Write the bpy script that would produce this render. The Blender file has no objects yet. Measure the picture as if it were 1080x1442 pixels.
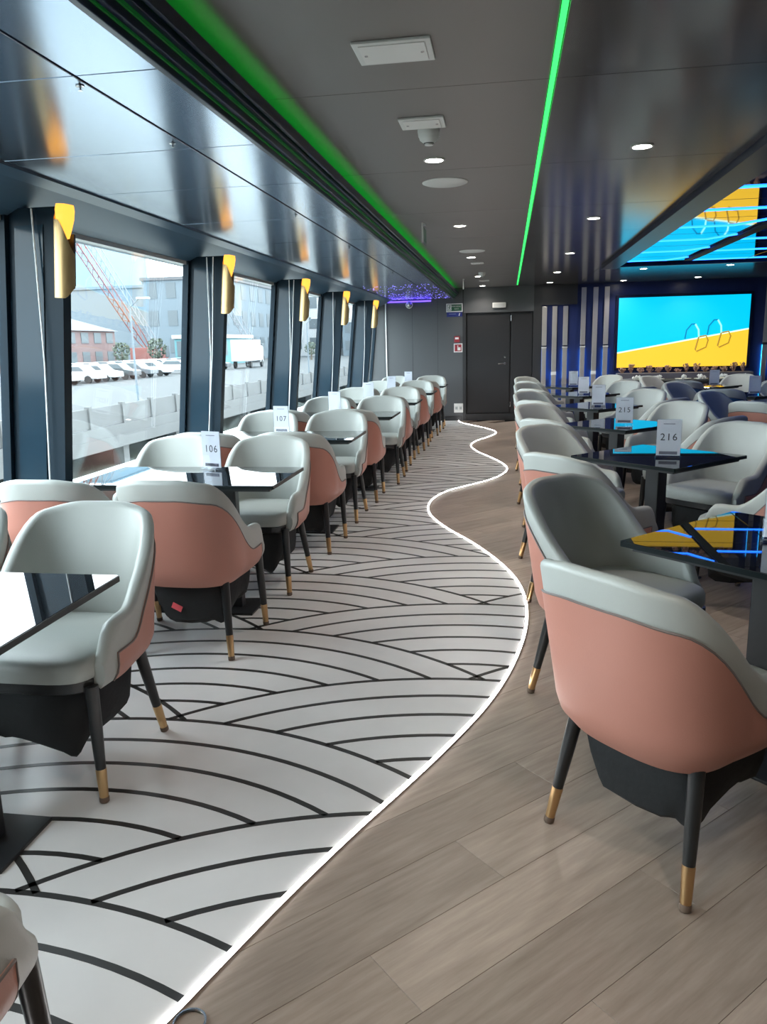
import bpy, bmesh, math, random
from mathutils import Vector, Matrix
random.seed(7)
C = bpy.context.scene.collection
PI = math.pi

# ------------------------------------------------------------------ camera
H = 1.45
F = 1085.0; CX, CY = 540.0, 721.0
TILT = math.radians(1.4); VP = (715.0, 480.0)
yv = Vector((VP[0]-CX, VP[1]-CY, F)).normalized()
kz = (math.sin(TILT)*yv.x + math.cos(TILT)*yv.y)/yv.z
uv = Vector((-math.sin(TILT), -math.cos(TILT), kz)).normalized()
xv = yv.cross(uv)
if xv.x < 0: xv = -xv
# rows are the world axes seen from the camera (right, down, forward)
RM = Matrix((xv, yv, uv))
right = RM @ Vector((1, 0, 0)); down = RM @ Vector((0, 1, 0)); fwd = RM @ Vector((0, 0, 1))
cam_d = bpy.data.cameras.new('camera'); cam = bpy.data.objects.new('camera', cam_d); C.objects.link(cam)
M3 = Matrix((right, -down, -fwd)).transposed()
cam.matrix_world = Matrix.Translation((0, 0, H)) @ M3.to_4x4()
cam_d.sensor_fit = 'VERTICAL'; cam_d.sensor_height = 36.0; cam_d.lens = 36.0*F/1442.0
cam_d.clip_start = 0.05; cam_d.clip_end = 900
bpy.context.scene.camera = cam

# ------------------------------------------------------------------ sky and exposure
w = bpy.data.worlds.new('overcast_sky'); bpy.context.scene.world = w; w.use_nodes = True
bg = w.node_tree.nodes['Background']; bg.inputs[0].default_value = (0.86, 0.94, 1.0, 1); bg.inputs[1].default_value = 8.0
vs = bpy.context.scene.view_settings
vs.view_transform = 'Standard'; vs.look = 'None'; vs.gamma = 1.0; vs.exposure = 0.45
vs.use_curve_mapping = False

# ------------------------------------------------------------------ helpers
def new_mat(name):
    m = bpy.data.materials.new(name); m.use_nodes = True
    return m, m.node_tree.nodes, m.node_tree.links, m.node_tree.nodes['Principled BSDF']
def mat(name, col, rough=0.5, metal=0.0, spec=0.5, noise=0.0, nscale=8.0, bump=0.0, bscale=60.0, coat=0.0, trans=0.0, alpha=1.0, ior=1.5):
    m, n, l, b = new_mat(name)
    b.inputs['Base Color'].default_value = (*col, 1); b.inputs['Roughness'].default_value = rough
    b.inputs['Metallic'].default_value = metal; b.inputs['Specular IOR Level'].default_value = spec
    b.inputs['Coat Weight'].default_value = coat; b.inputs['IOR'].default_value = ior
    b.inputs['Transmission Weight'].default_value = trans; b.inputs['Alpha'].default_value = alpha
    if noise or bump:
        tc = n.new('ShaderNodeTexCoord')
    if noise:
        t = n.new('ShaderNodeTexNoise'); t.inputs['Scale'].default_value = nscale; t.inputs['Detail'].default_value = 4
        l.new(tc.outputs['Object'], t.inputs['Vector'])
        r = n.new('ShaderNodeMix'); r.data_type = 'RGBA'
        r.inputs['A'].default_value = (*[c*(1-noise) for c in col], 1); r.inputs['B'].default_value = (*[min(1, c*(1+noise)) for c in col], 1)
        l.new(t.outputs['Fac'], r.inputs['Factor']); l.new(r.outputs['Result'], b.inputs['Base Color'])
    if bump:
        t2 = n.new('ShaderNodeTexNoise'); t2.inputs['Scale'].default_value = bscale; t2.inputs['Detail'].default_value = 3
        l.new(tc.outputs['Object'], t2.inputs['Vector'])
        bp = n.new('ShaderNodeBump'); bp.inputs['Strength'].default_value = bump; bp.inputs['Distance'].default_value = 0.01
        l.new(t2.outputs['Fac'], bp.inputs['Height']); l.new(bp.outputs['Normal'], b.inputs['Normal'])
    return m
def emit(name, col, s):
    m, n, l, b = new_mat(name)
    b.inputs['Base Color'].default_value = (*[c*0.3 for c in col], 1)
    b.inputs['Emission Color'].default_value = (*col, 1); b.inputs['Emission Strength'].default_value = s
    return m

M = {}
M['grey_leather'] = mat('grey_leather', (0.40, 0.415, 0.39), 0.42, noise=0.05, nscale=5, bump=0.06, bscale=220)
M['pink_leather'] = mat('pink_leather', (0.47, 0.205, 0.155), 0.45, noise=0.05, nscale=5, bump=0.06, bscale=220)
M['blue_leather'] = mat('blue_leather', (0.05, 0.13, 0.26), 0.45, noise=0.05, nscale=5, bump=0.06, bscale=220)
M['piping'] = mat('piping', (0.16, 0.13, 0.12), 0.5)
M['leg_black'] = mat('leg_black', (0.018, 0.019, 0.02), 0.32)
M['brass'] = mat('brass', (0.62, 0.40, 0.20), 0.28, metal=1.0)
M['foot_pad'] = mat('foot_pad', (0.16, 0.11, 0.08), 0.6)
M['pouch'] = mat('pouch', (0.012, 0.013, 0.014), 0.85, bump=0.3, bscale=30)
M['tag_red'] = mat('tag_red', (0.75, 0.10, 0.12), 0.5)
M['table_glass'] = mat('table_glass', (0.012, 0.014, 0.017), 0.012, spec=0.5, ior=2.2)
M['table_edge'] = mat('table_edge', (0.008, 0.012, 0.013), 0.3, spec=.2)
M['table_leg'] = mat('table_leg', (0.02, 0.021, 0.023), 0.35)
M['sign_card'] = mat('sign_card', (0.72, 0.72, 0.74), 0.4)
M['ink'] = mat('ink', (0.03, 0.03, 0.04), 0.5)
M['ink_soft'] = mat('ink_soft', (0.16, 0.16, 0.20), 0.5)
M['white_paint'] = mat('white_paint', (0.78, 0.78, 0.76), 0.4)
M['white_plastic'] = mat('white_plastic', (0.70, 0.71, 0.69), 0.35)
M['dark_metal'] = mat('dark_metal', (0.03, 0.04, 0.05), 0.3)
M['post'] = mat('post', (0.008, 0.020, 0.032), 0.4, spec=.15)
M['post_gloss'] = mat('post_gloss', (0.016, 0.036, 0.055), 0.09, spec=.22)
M['beam'] = mat('beam', (0.045, 0.085, 0.135), 0.35, spec=.35)
M['soffit'] = mat('soffit', (0.27, 0.345, 0.455), 0.20, metal=0.92)
M['ceiling'] = mat('ceiling', (0.15, 0.14, 0.138), 0.155, metal=0.45)
M['ceiling_satin'] = mat('ceiling_satin', (0.20, 0.185, 0.178), 0.42, metal=0.2)
M['mirror'] = mat('mirror', (0.48, 0.50, 0.64), 0.025, metal=1.0)
M['seam_dark'] = mat('seam_dark', (0.012, 0.012, 0.014), 0.6)
M['trim_dark'] = mat('trim_dark', (0.010, 0.014, 0.04), 0.3, spec=.2)
M['wall_grey'] = mat('wall_grey', (0.085, 0.09, 0.096), 0.45)
M['wall_dark'] = mat('wall_dark', (0.03, 0.031, 0.034), 0.4)
M['door_dark'] = mat('door_dark', (0.02, 0.02, 0.022), 0.42)
M['steel'] = mat('steel', (0.62, 0.62, 0.63), 0.25, metal=1.0)
M['strip_metal'] = mat('strip_metal', (0.55, 0.53, 0.50), 0.35, metal=0.6)
M['navy'] = mat('navy', (0.022, 0.035, 0.13), 0.3)
M['sill'] = mat('sill', (0.5, 0.52, 0.52), 0.4)
M['inlay'] = mat('inlay', (0.028, 0.027, 0.026), 0.4)
M['led_white'] = emit('led_white', (1.0, 0.97, 0.95), 16.0)
M['spill_green'] = emit('spill_green', (0.01, 0.30, 0.04), .07)
M['led_green'] = emit('led_green', (0.03, 0.95, 0.12), 1.6)
M['cove_green'] = emit('cove_green', (0.02, 1.0, 0.08), 3.4)
M['led_blue'] = emit('led_blue', (0.015, 0.17, 1.0), 4.0)
M['led_cyan'] = emit('led_cyan', (0.02, 0.50, 1.0), 7.0)
M['led_violet'] = emit('led_violet', (0.12, 0.06, 1.0), 2.6)
M['star'] = emit('star', (0.25, 0.20, 1.0), 3.0)
M['downlight'] = emit('downlight', (1.0, 0.95, 0.86), 45.0)
M['amber'] = emit('amber', (1.0, 0.40, 0.05), 1.5)
M['gold'] = mat('gold', (0.62, 0.42, 0.19), 0.42, metal=.65)
M['scr_cyan'] = emit('scr_cyan', (0.0, 0.60, 1.0), .8)
M['scr_yellow'] = emit('scr_yellow', (1.0, 0.60, 0.04), .78)
M['scr_line'] = emit('scr_line', (0.65, 1.0, 0.75), 1.0)
M['scr_gold'] = emit('scr_gold', (0.50, 0.30, 0.03), 0.6)
M['scr_blue'] = emit('scr_blue', (0.0, 0.28, 0.55), 0.6)
M['scr_pale'] = emit('scr_pale', (0.30, 0.92, 1.0), 1.0)
M['cord'] = mat('cord', (0.75, 0.77, 0.78), 0.5)
M['exit_green'] = mat('exit_green', (0.02, 0.10, 0.05), 0.4)
M['sign_blue'] = mat('sign_blue', (0.02, 0.03, 0.20), 0.4)
M['sign_red'] = mat('sign_red', (0.32, 0.03, 0.04), 0.4)
M['dried'] = mat('dried', (0.42, 0.25, 0.18), 0.8, noise=0.3, nscale=20)
M['planter'] = mat('planter', (0.16, 0.15, 0.18), 0.6)
M['lavender'] = mat('lavender', (0.22, 0.28, 0.50), 0.5)
M['linen_dark'] = mat('linen_dark', (0.02, 0.02, 0.022), 0.8)

def glass_mat(name, tint, refl):
    m = bpy.data.materials.new(name); m.use_nodes = True; n = m.node_tree.nodes; l = m.node_tree.links; n.clear()
    o = n.new('ShaderNodeOutputMaterial'); mx = n.new('ShaderNodeMixShader'); t = n.new('ShaderNodeBsdfTransparent'); g = n.new('ShaderNodeBsdfGlossy')
    lw = n.new('ShaderNodeLayerWeight'); lw.inputs['Blend'].default_value = 0.5
    pw = n.new('ShaderNodeMath'); pw.operation = 'POWER'; pw.inputs[1].default_value = 4.0
    fr = n.new('ShaderNodeMath'); fr.operation = 'MULTIPLY_ADD'; fr.inputs[1].default_value = refl; fr.inputs[2].default_value = 0.03
    l.new(lw.outputs['Facing'], pw.inputs[0]); l.new(pw.outputs[0], fr.inputs[0])
    t.inputs['Color'].default_value = (*tint, 1); g.inputs['Roughness'].default_value = 0.01; g.inputs['Color'].default_value = (0.9, 0.95, 1, 1)
    l.new(fr.outputs[0], mx.inputs[0]); l.new(t.outputs[0], mx.inputs[1]); l.new(g.outputs[0], mx.inputs[2]); l.new(mx.outputs[0], o.inputs[0])
    return m
M['glass'] = glass_mat('window_glass', (0.93, 0.97, 0.97), 0.35)
M['acrylic'] = glass_mat('acrylic', (0.95, 0.96, 0.98), 0.4)

def wood_mat():
    m, n, l, b = new_mat('wood_plank')
    tc = n.new('ShaderNodeTexCoord'); mp = n.new('ShaderNodeMapping'); mp.inputs['Scale'].default_value = (1.6, 16, 1)
    oi = n.new('ShaderNodeObjectInfo'); add = n.new('ShaderNodeVectorMath'); add.operation = 'ADD'
    mulr = n.new('ShaderNodeVectorMath'); mulr.operation = 'SCALE'; mulr.inputs['Scale'].default_value = 37.0
    comb = n.new('ShaderNodeCombineXYZ'); l.new(oi.outputs['Random'], comb.inputs[0]); l.new(oi.outputs['Random'], comb.inputs[1])
    l.new(comb.outputs[0], mulr.inputs[0]); l.new(tc.outputs['Object'], add.inputs[0]); l.new(mulr.outputs[0], add.inputs[1])
    l.new(add.outputs[0], mp.inputs['Vector'])
    t = n.new('ShaderNodeTexNoise'); t.inputs['Scale'].default_value = 2.2; t.inputs['Detail'].default_value = 6; t.inputs['Roughness'].default_value = 0.62
    l.new(mp.outputs[0], t.inputs['Vector'])
    cr = n.new('ShaderNodeValToRGB'); cr.color_ramp.elements[0].position = 0.30; cr.color_ramp.elements[1].position = 0.72
    cr.color_ramp.elements[0].color = (0.27, 0.208, 0.166, 1); cr.color_ramp.elements[1].color = (0.42, 0.335, 0.275, 1)
    l.new(t.outputs['Fac'], cr.inputs[0])
    hsv = n.new('ShaderNodeHueSaturation'); mr = n.new('ShaderNodeMapRange'); mr.inputs['To Min'].default_value = 0.86; mr.inputs['To Max'].default_value = 1.14
    l.new(oi.outputs['Random'], mr.inputs['Value']); l.new(mr.outputs[0], hsv.inputs['Value']); l.new(cr.outputs[0], hsv.inputs['Color'])
    l.new(hsv.outputs[0], b.inputs['Base Color']); b.inputs['Roughness'].default_value = 0.36
    bp = n.new('ShaderNodeBump'); bp.inputs['Strength'].default_value = 0.08; l.new(t.outputs['Fac'], bp.inputs['Height']); l.new(bp.outputs[0], b.inputs['Normal'])
    return m
M['wood'] = wood_mat()
def white_floor_mat():
    m, n, l, b = new_mat('white_floor_tile')
    tc = n.new('ShaderNodeTexCoord'); t = n.new('ShaderNodeTexNoise'); t.inputs['Scale'].default_value = 2.0; t.inputs['Detail'].default_value = 7
    l.new(tc.outputs['Object'], t.inputs['Vector'])
    cr = n.new('ShaderNodeValToRGB'); cr.color_ramp.elements[0].color = (0.63, 0.61, 0.60, 1); cr.color_ramp.elements[1].color = (0.76, 0.74, 0.73, 1)
    cr.color_ramp.elements[0].position = 0.3; cr.color_ramp.elements[1].position = 0.7
    l.new(t.outputs['Fac'], cr.inputs[0]); l.new(cr.outputs[0], b.inputs['Base Color']); b.inputs['Roughness'].default_value = 0.33
    return m
M['white_floor'] = white_floor_mat()

class MB:
    def __init__(s): s.v = []; s.f = []
    def add(s, vs, fs):
        o = len(s.v); s.v += [tuple(p) for p in vs]; s.f += [tuple(i+o for i in f) for f in fs]; return s
    def box(s, x0, x1, y0, y1, z0, z1, T=None):
        vs = [Vector((x, y, z)) for z in (z0, z1) for y in (y0, y1) for x in (x0, x1)]
        if T: vs = [T @ p for p in vs]
        return s.add(vs, [(0,2,3,1),(4,5,7,6),(0,1,5,4),(2,6,7,3),(0,4,6,2),(1,3,7,5)])
    def prism(s, poly, z0, z1, T=None):
        n = len(poly); vs = [Vector((x, y, z0)) for x, y in poly] + [Vector((x, y, z1)) for x, y in poly]
        if T: vs = [T @ p for p in vs]
        fs = [tuple(range(n-1, -1, -1)), tuple(range(n, 2*n))] + [(i, (i+1) % n, n+(i+1) % n, n+i) for i in range(n)]
        return s.add(vs, fs)
    def tube(s, pts, r, n=8, cap=True):
        pts = [Vector(p) for p in pts]; rs = r if isinstance(r, (list, tuple)) else [r]*len(pts)
        vs = []; up = None
        for i, p in enumerate(pts):
            d = (pts[min(i+1, len(pts)-1)] - pts[max(i-1, 0)]).normalized()
            if up is None: up = Vector((0, 0, 1)) if abs(d.z) < 0.9 else Vector((1, 0, 0))
            a = d.cross(up).normalized(); up = a.cross(d).normalized()
            vs += [p + (a*math.cos(2*PI*k/n) + up*math.sin(2*PI*k/n))*rs[i] for k in range(n)]
        fs = [(i*n+k, i*n+(k+1) % n, (i+1)*n+(k+1) % n, (i+1)*n+k) for i in range(len(pts)-1) for k in range(n)]
        if cap: fs += [tuple(range(n-1, -1, -1)), tuple((len(pts)-1)*n+k for k in range(n))]
        return s.add(vs, fs)
    def lathe(s, prof, n=20, c=(0, 0, 0)):
        vs = [(c[0]+r*math.cos(2*PI*k/n), c[1]+r*math.sin(2*PI*k/n), c[2]+z) for r, z in prof for k in range(n)]
        m = len(prof)
        fs = [(i*n+k, i*n+(k+1) % n, (i+1)*n+(k+1) % n, (i+1)*n+k) for i in range(m-1) for k in range(n)]
        fs += [tuple(range(n-1, -1, -1)), tuple((m-1)*n+k for k in range(n))]
        return s.add(vs, fs)
    def mesh(s, name, m, smooth=False, bevel=0, bseg=2):
        me = bpy.data.meshes.new(name); me.from_pydata(s.v, [], s.f)
        bm = bmesh.new(); bm.from_mesh(me); bmesh.ops.recalc_face_normals(bm, faces=bm.faces)
        if bevel:
            bmesh.ops.bevel(bm, geom=[e for e in bm.edges if e.calc_face_angle(0) > 0.5], offset=bevel, segments=bseg, affect='EDGES', profile=0.6)
        bm.to_mesh(me); bm.free()
        me.materials.append(M[m] if isinstance(m, str) else m)
        if smooth: me.polygons.foreach_set('use_smooth', [True]*len(me.polygons)); me.set_sharp_from_angle(angle=math.radians(40))
        return me
    def build(s, name, m, parent=None, **kw):
        return link(name, s.mesh(name, m, **kw), parent)
def link(name, me, parent=None, loc=None):
    o = bpy.data.objects.new(name, me); C.objects.link(o)
    if parent: o.parent = parent
    if loc: o.location = loc
    return o
def tag(o, label=None, cat=None, group=None, kind=None):
    if label: o['label'] = label
    if cat: o['category'] = cat
    if group: o['group'] = group
    if kind: o['kind'] = kind
    return o
def empty(name, loc=(0, 0, 0), rz=0):
    o = bpy.data.objects.new(name, None); C.objects.link(o); o.location = loc; o.rotation_euler = (0, 0, rz); o.empty_display_size = 0.1
    return o
def copy_tree(o, parent=None):
    c = o.copy(); C.objects.link(c); c.parent = parent
    for ch in o.children: copy_tree(ch, c)
    return c
def text_mesh(txt, size, m, depth=0.0005):
    cu = bpy.data.curves.new('t', 'FONT'); cu.body = txt; cu.size = size; cu.extrude = depth; cu.align_x = 'CENTER'; cu.align_y = 'CENTER'; cu.resolution_u = 3; cu.space_character = 1.15
    ob = bpy.data.objects.new('t', cu); C.objects.link(ob)
    dg = bpy.context.evaluated_depsgraph_get(); me = bpy.data.meshes.new_from_object(ob.evaluated_get(dg))
    bpy.data.objects.remove(ob); me.materials.clear(); me.materials.append(M[m]); return me
ORD = ['first', 'second', 'third', 'fourth', 'fifth', 'sixth', 'seventh', 'eighth', 'ninth', 'tenth', 'eleventh', 'twelfth']
def sm(a, b, x):
    t = max(0, min(1, (x-a)/(b-a))); return t*t*(3-2*t)

YB = 14.6          # end wall
Y0 = -1.6          # unseen room end behind the camera, drawn in to cut backlight
ZC = 2.41          # main ceiling
XR = 6.2           # unseen far side wall, set close and windowless so left light dominates
def wx(z): return -2.41 - 0.108*(2.1-z)   # sloping window wall

# ------------------------------------------------------------------ floors
LED = [(-1.10,0.30),(-0.93,0.85),(-0.733,1.318),(-0.676,1.468),(-0.577,1.726),(-0.444,2.039),(-0.343,2.257),(-0.225,2.524),(-0.084,2.883),(0.015,3.236),(0.084,3.619),(0.116,3.974),(0.109,4.33),(0.059,4.671),(-0.056,5.065),(-0.243,5.526),(-0.459,5.958),(-0.624,6.385),(-0.692,6.758),(-0.683,7.146),(-0.578,7.542),(-0.383,7.859),(-0.173,8.2),(-0.04,8.566),(0.007,8.961),(-0.062,9.393),(-0.209,9.868),(-0.392,10.395),(-0.504,10.981),(-0.456,11.50),(-0.308,11.95),(-0.186,12.40),(-0.192,12.78),(-0.342,13.22),(-0.602,13.75),(-0.82,14.20),(-0.90,14.55)]
def catmull(P, k=5):
    out = []
    for i in range(len(P)-1):
        p0 = Vector(P[max(i-1, 0)]); p1 = Vector(P[i]); p2 = Vector(P[i+1]); p3 = Vector(P[min(i+2, len(P)-1)])
        for j in range(k):
            t = j/k
            out.append(0.5*((2*p1)+(p2-p0)*t+(2*p0-5*p1+4*p2-p3)*t*t+(3*p1-p0-3*p2+p3)*t**3))
    out.append(Vector(P[-1])); return out
CURVE = catmull(LED)
CY_ = [p.y for p in CURVE]
def led_x(y):
    if y <= CY_[0]: return CURVE[0].x - 0.3*(CY_[0]-y)
    for a, b in zip(CURVE, CURVE[1:]):
        if a.y <= y <= b.y: return a.x + (b.x-a.x)*(y-a.y)/max(1e-6, b.y-a.y)
    return CURVE[-1].x

floor = MB().box(-2.75, XR+0.1, Y0, YB+0.2, -0.14, -0.022).build('floor', 'seam_dark'); tag(floor, kind='structure')
# wood planks laid at 45 degrees on the aisle side
ang = PI/4; PW, PL = 0.205, 1.23
pm = MB().box(-PL/2+.0004, PL/2-.0004, -PW/2+.0004, PW/2-.0004, -0.02, 0).mesh('plank', 'wood', bevel=0.0006, bseg=1)
ca, sa = math.cos(ang), math.sin(ang)
cand = []
for j in range(-70, 70):
    off = (j*0.37 % 1.0)*PL
    for i in range(-14, 20):
        u, v = i*PL+off, j*PW
        x, y = u*ca - v*sa, u*sa + v*ca
        if y < -0.4 or y > YB+0.1 or x > XR-0.2: continue
        if x > 1.6+0.30*y+0.9: continue
        ends = [(x+du*ca, y+du*sa) for du in (-PL/2, 0, PL/2)]
        if all(ex < led_x(ey)-0.14 for ex, ey in ends): continue
        if max(ey for ex, ey in ends) > YB+0.15: continue
        cand.append((y, x, y))
cand.sort()
wfar = MB(); npl = 0
for _, x, y in cand:
    if npl < 290:
        o = link('plank', pm, floor, (x, y, 0)); o.rotation_euler.z = ang; npl += 1
    else:
        wfar.box(-PL/2+.0012, PL/2-.0012, -PW/2+.0012, PW/2-.0012, -0.02, 0, Matrix.Translation((x, y, 0)) @ Matrix.Rotation(ang, 4, 'Z'))
if wfar.f: tag(wfar.build('far_planks', 'wood', floor), kind='stuff')
MB().box(1.0, XR+.1, Y0, YB+.2, -0.024, -0.008).build('underlay', 'wood', floor)

# pale tiled floor of the window side, its edge follows the light strip
poly = [(-2.70, Y0), (led_x(Y0), Y0)] + [(p.x, p.y) for p in CURVE] + [(CURVE[-1].x, YB), (-2.70, YB)]
TZ = 0.004
fl = MB(); n = len(poly)
me = bpy.data.meshes.new('floor_tile'); bm = bmesh.new()
vv = [bm.verts.new((x, y, TZ)) for x, y in poly]; f_ = bm.faces.new(vv)
ex = bmesh.ops.extrude_face_region(bm, geom=[f_]); bmesh.ops.translate(bm, vec=(0, 0, -0.02), verts=[g for g in ex['geom'] if isinstance(g, bmesh.types.BMVert)])
bmesh.ops.recalc_face_normals(bm, faces=bm.faces); bmesh.ops.triangulate(bm, faces=bm.faces); bm.to_mesh(me); bm.free(); me.materials.append(M['white_floor'])
floor_l = link('floor_left', me); tag(floor_l, kind='structure')
# overlapping fan pattern of dark inlay arcs
FR, FP, FDX, FS, FW = 1.70, 1.0, 1.17, 0.167, 0.020
cols = [(-2.46, 0.16), (-1.29, 0.66), (-0.12, 0.16), (1.05, 0.66)]
fans = [(cx, t0+FP*k-FR, t0+FP*k) for cx, t0 in cols for k in range(-2, 17)]
segs = []
for cx, cy, top in fans:
    front = [(a, b) for a, b, t in fans if t < top-0.1 and t > top-3.2]
    for q in range(6):
        r = FR-FS*q
        run = []
        N = 600
        for i in range(N+1):
            a = PI*(0.5-0.46) + PI*0.92*i/N
            x, y = cx+r*math.cos(a), cy+r*math.sin(a)
            ok = (-2.62 < x < led_x(y)-0.004) and 0.2 < y < YB-0.03 and all((x-fx)**2+(y-fy)**2 > (FR+(0.0 if q else -0.0))**2-0.004 for fx, fy in front)
            if ok: run.append((a, r, cx, cy, y))
            if (not ok or i == N) and run:
                if len(run) > 12: segs.append(run)
                run = []
def arc_strip(mb, run):
    a0 = run[0][0]; a1 = run[-1][0]; r, cx, cy = run[0][1:4]; k = max(3, int((a1-a0)*r/0.07))
    vs = []
    for i in range(k+1):
        a = a0+(a1-a0)*i/k
        for rr in (r-FW/2, r+FW/2):
            vs.append((cx+rr*math.cos(a), cy+rr*math.sin(a), TZ+0.0012))
            vs.append((cx+rr*math.cos(a), cy+rr*math.sin(a), TZ-0.002))
    fs = []
    for i in range(k):
        b = i*4; c = b+4
        fs += [(b, b+2, c+2, c), (b+1, b, c, c+1), (b+2, b+3, c+3, c+2)]
    fs += [(0, 1, 3, 2), (k*4, k*4+2, k*4+3, k*4+1)]
    mb.add(vs, fs)
segs.sort(key=lambda s: min(p[4] for p in s))
rest = MB()
for i, s in enumerate(segs):
    if i < 280:
        mb = MB(); arc_strip(mb, s); mb.build('inlay_arc', 'inlay', floor_l)
    else: arc_strip(rest, s)
if rest.f: tag(rest.build('far_inlay_arcs', 'inlay', floor_l), kind='stuff')

# glowing strip set between the two floors
def ribbon(pts, wdt, z0, z1):
    mb = MB(); vs = []
    for i, p in enumerate(pts):
        d = (pts[min(i+1, len(pts)-1)]-pts[max(i-1, 0)]).normalized(); nn = Vector((-d.y, d.x))
        for sgn in (-1, 1):
            q = p+nn*sgn*wdt/2
            vs += [(q.x, q.y, z1), (q.x, q.y, z0)]
    fs = []
    for i in range(len(pts)-1):
        b = i*4; c = b+4; fs += [(b, b+2, c+2, c), (b+1, b, c, c+1), (b+2, b+3, c+3, c+2), (b+1, c+1, c+3, b+3)]
    fs += [(0, 1, 3, 2), (len(vs)-4, len(vs)-2, len(vs)-1, len(vs)-3)]
    return mb.add(vs, fs)
ls = empty('floor_light_strip'); tag(ls, 'winding white light strip dividing the pale floor from the wood floor', 'light strip')
ribbon(CURVE, 0.0125, 0.0, 0.0085).build('diffuser', 'led_white', ls)
ribbon(CURVE, 0.019, -0.002, 0.0055).build('channel', 'steel', ls)
rg = MB(); pts = [(-0.675+0.035*math.cos(2*PI*k/24), 1.325+0.035*math.sin(2*PI*k/24), 0.004) for k in range(25)]
rg.tube(pts, 0.004, 6); tag(rg.build('floor_ring', 'steel', smooth=True), 'small round metal ring on the floor beside the light strip', 'ring')

# ------------------------------------------------------------------ window wall
wl = MB().add([(wx(.74)-.05, Y0, -.02), (wx(.74)-.15, Y0, -.02), (wx(.74)-.15, Y0, .635), (wx(.74)-.05, Y0, .635), (wx(.74)-.05, YB, -.02), (wx(.74)-.15, YB, -.02), (wx(.74)-.15, YB, .635), (wx(.74)-.05, YB, .635)],
    [(0,1,2,3),(7,6,5,4),(0,3,7,4),(1,5,6,2),(3,2,6,7),(0,4,5,1)]).build('wall_left', 'sill'); tag(wl, kind='structure')
MB().box(wx(.74)-.15, wx(.74)+.05, Y0, YB, .635, .66).build('sill', 'sill', wl, bevel=.004)
hb = MB()
prof = [(-2.62, 2.10), (-2.40, 2.10), (-2.36, 2.12), (-2.17, 2.205), (-2.10, 2.225), (-2.10, 2.30), (-2.62, 2.30)]
hb.add([(x, Y0, z) for x, z in prof]+[(x, YB, z) for x, z in prof], [tuple(range(7)), tuple(range(13, 6, -1))]+[(i, i+7, (i+1) % 7+7, (i+1) % 7) for i in range(7)])
hb.build('head_beam', 'beam', wl)
MB().box(-2.47, -2.415, Y0, YB, 2.075, 2.10).build('window_head_trim', 'sill', wl)
FINS = [-0.8, 1.41, 3.62, 5.84, 8.11, 10.19, 12.49]
def slab(mb, Y, d0, d1, t, z0, z1, zt=None):
    vs = []
    for y in (Y, Y+t):
        for z in (z0, z1):
            vs += [(wx(z)+d0, y, z), (wx(z)+d1, y, z)]
    return mb.add(vs, [(0,1,3,2),(4,6,7,5),(0,4,5,1),(2,3,7,6),(0,2,6,4),(1,5,7,3)])
for Y in FINS:
    p = slab(MB(), Y, -.03, .30, .07, .66, 2.13).build('window_post', 'post', wl)
    slab(MB(), Y-.006, .05, .20, .007, .70, 2.05).build('gloss_panel', 'post_gloss', p)
edges = [Y0]+FINS+[YB]
for i in range(len(edges)-1):
    a = edges[i]+(.07 if i else 0); b = edges[i+1]
    wo = empty('window_%d' % (i+1), (0, 0, 0)); tag(wo, kind='structure')
    slab(MB(), a, -.018, -.008, b-a, .66, 2.10).build('pane', 'glass', wo)
    fr = MB(); slab(fr, a, -.03, .015, .03, .66, 2.10); slab(fr, b-.03, -.03, .015, .03, .66, 2.10); fr.build('window_frame', 'post', wo)
for i, Y in enumerate(FINS[2:]):
    for k, (dx0, dx1) in enumerate([(.16, .27), (.215, .25)][:(2 if i in (1, 2) else 1)]):
        c = MB().tube([(wx(2.1)+dx0, Y-.03-.012*k, 2.12), (wx(1.4)+(dx0+dx1)/2, Y-.032-.012*k, 1.4), (wx(.68)+min(dx1, .235), Y-.03-.012*k, .79 if i == 1 else .662)], .0042, 6).build('blind_cord', 'cord')
        tag(c, '%s white blind cord hanging in front of the %s window post' % (['long', 'inner'][k], ORD[i]), 'cord', 'blind cords on the window posts')

# ------------------------------------------------------------------ sconces
def make_sconce():
    r = empty('wall_sconce')
    MB().box(-.02, .02, .045, .06, .06, .30).build('mount_plate', 'dark_metal', r, bevel=.004)
    sh = MB(); nA = 22; vs = []; Hh = .41
    for layer in (0, 1):
        rad = .050-.003*layer
        for i in range(nA+1):
            a = math.radians(-270+270*i/nA)   # open on the window side
            t = i/nA
            top = Hh-.055*sm(.2, .5, t)
            cut = .27*sm(.60, 1.0, t)           # slanted cut that bares the lamp
            bot = .05*sm(.75, 1, t)+.03*(1-sm(0, .15, t))
            vs += [(rad*math.cos(a), rad*math.sin(a), bot), (rad*math.cos(a), rad*math.sin(a), max(bot+.02, top-cut*.55))]
    m_ = (nA+1)*2; fs = []
    for i in range(nA):
        b = 2*i; fs += [(b, b+2, b+3, b+1), (m_+b, m_+b+1, m_+b+3, m_+b+2), (b+1, b+3, m_+b+3, m_+b+1), (b, m_+b, m_+b+2, b+2)]
    fs += [(0, 1, m_+1, m_), (2*nA, m_+2*nA, m_+2*nA+1, 2*nA+1)]
    sh.add(vs, fs).build('gold_shell', 'gold', r, smooth=True)
    MB().lathe([(.001, .27), (.02, .275), (.030, .31), (.041, .36), (.044, .40), (.040, .425), (.001, .43)], 16).build('lamp', 'amber', r, smooth=True)
    return r
sc0 = make_sconce()
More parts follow.
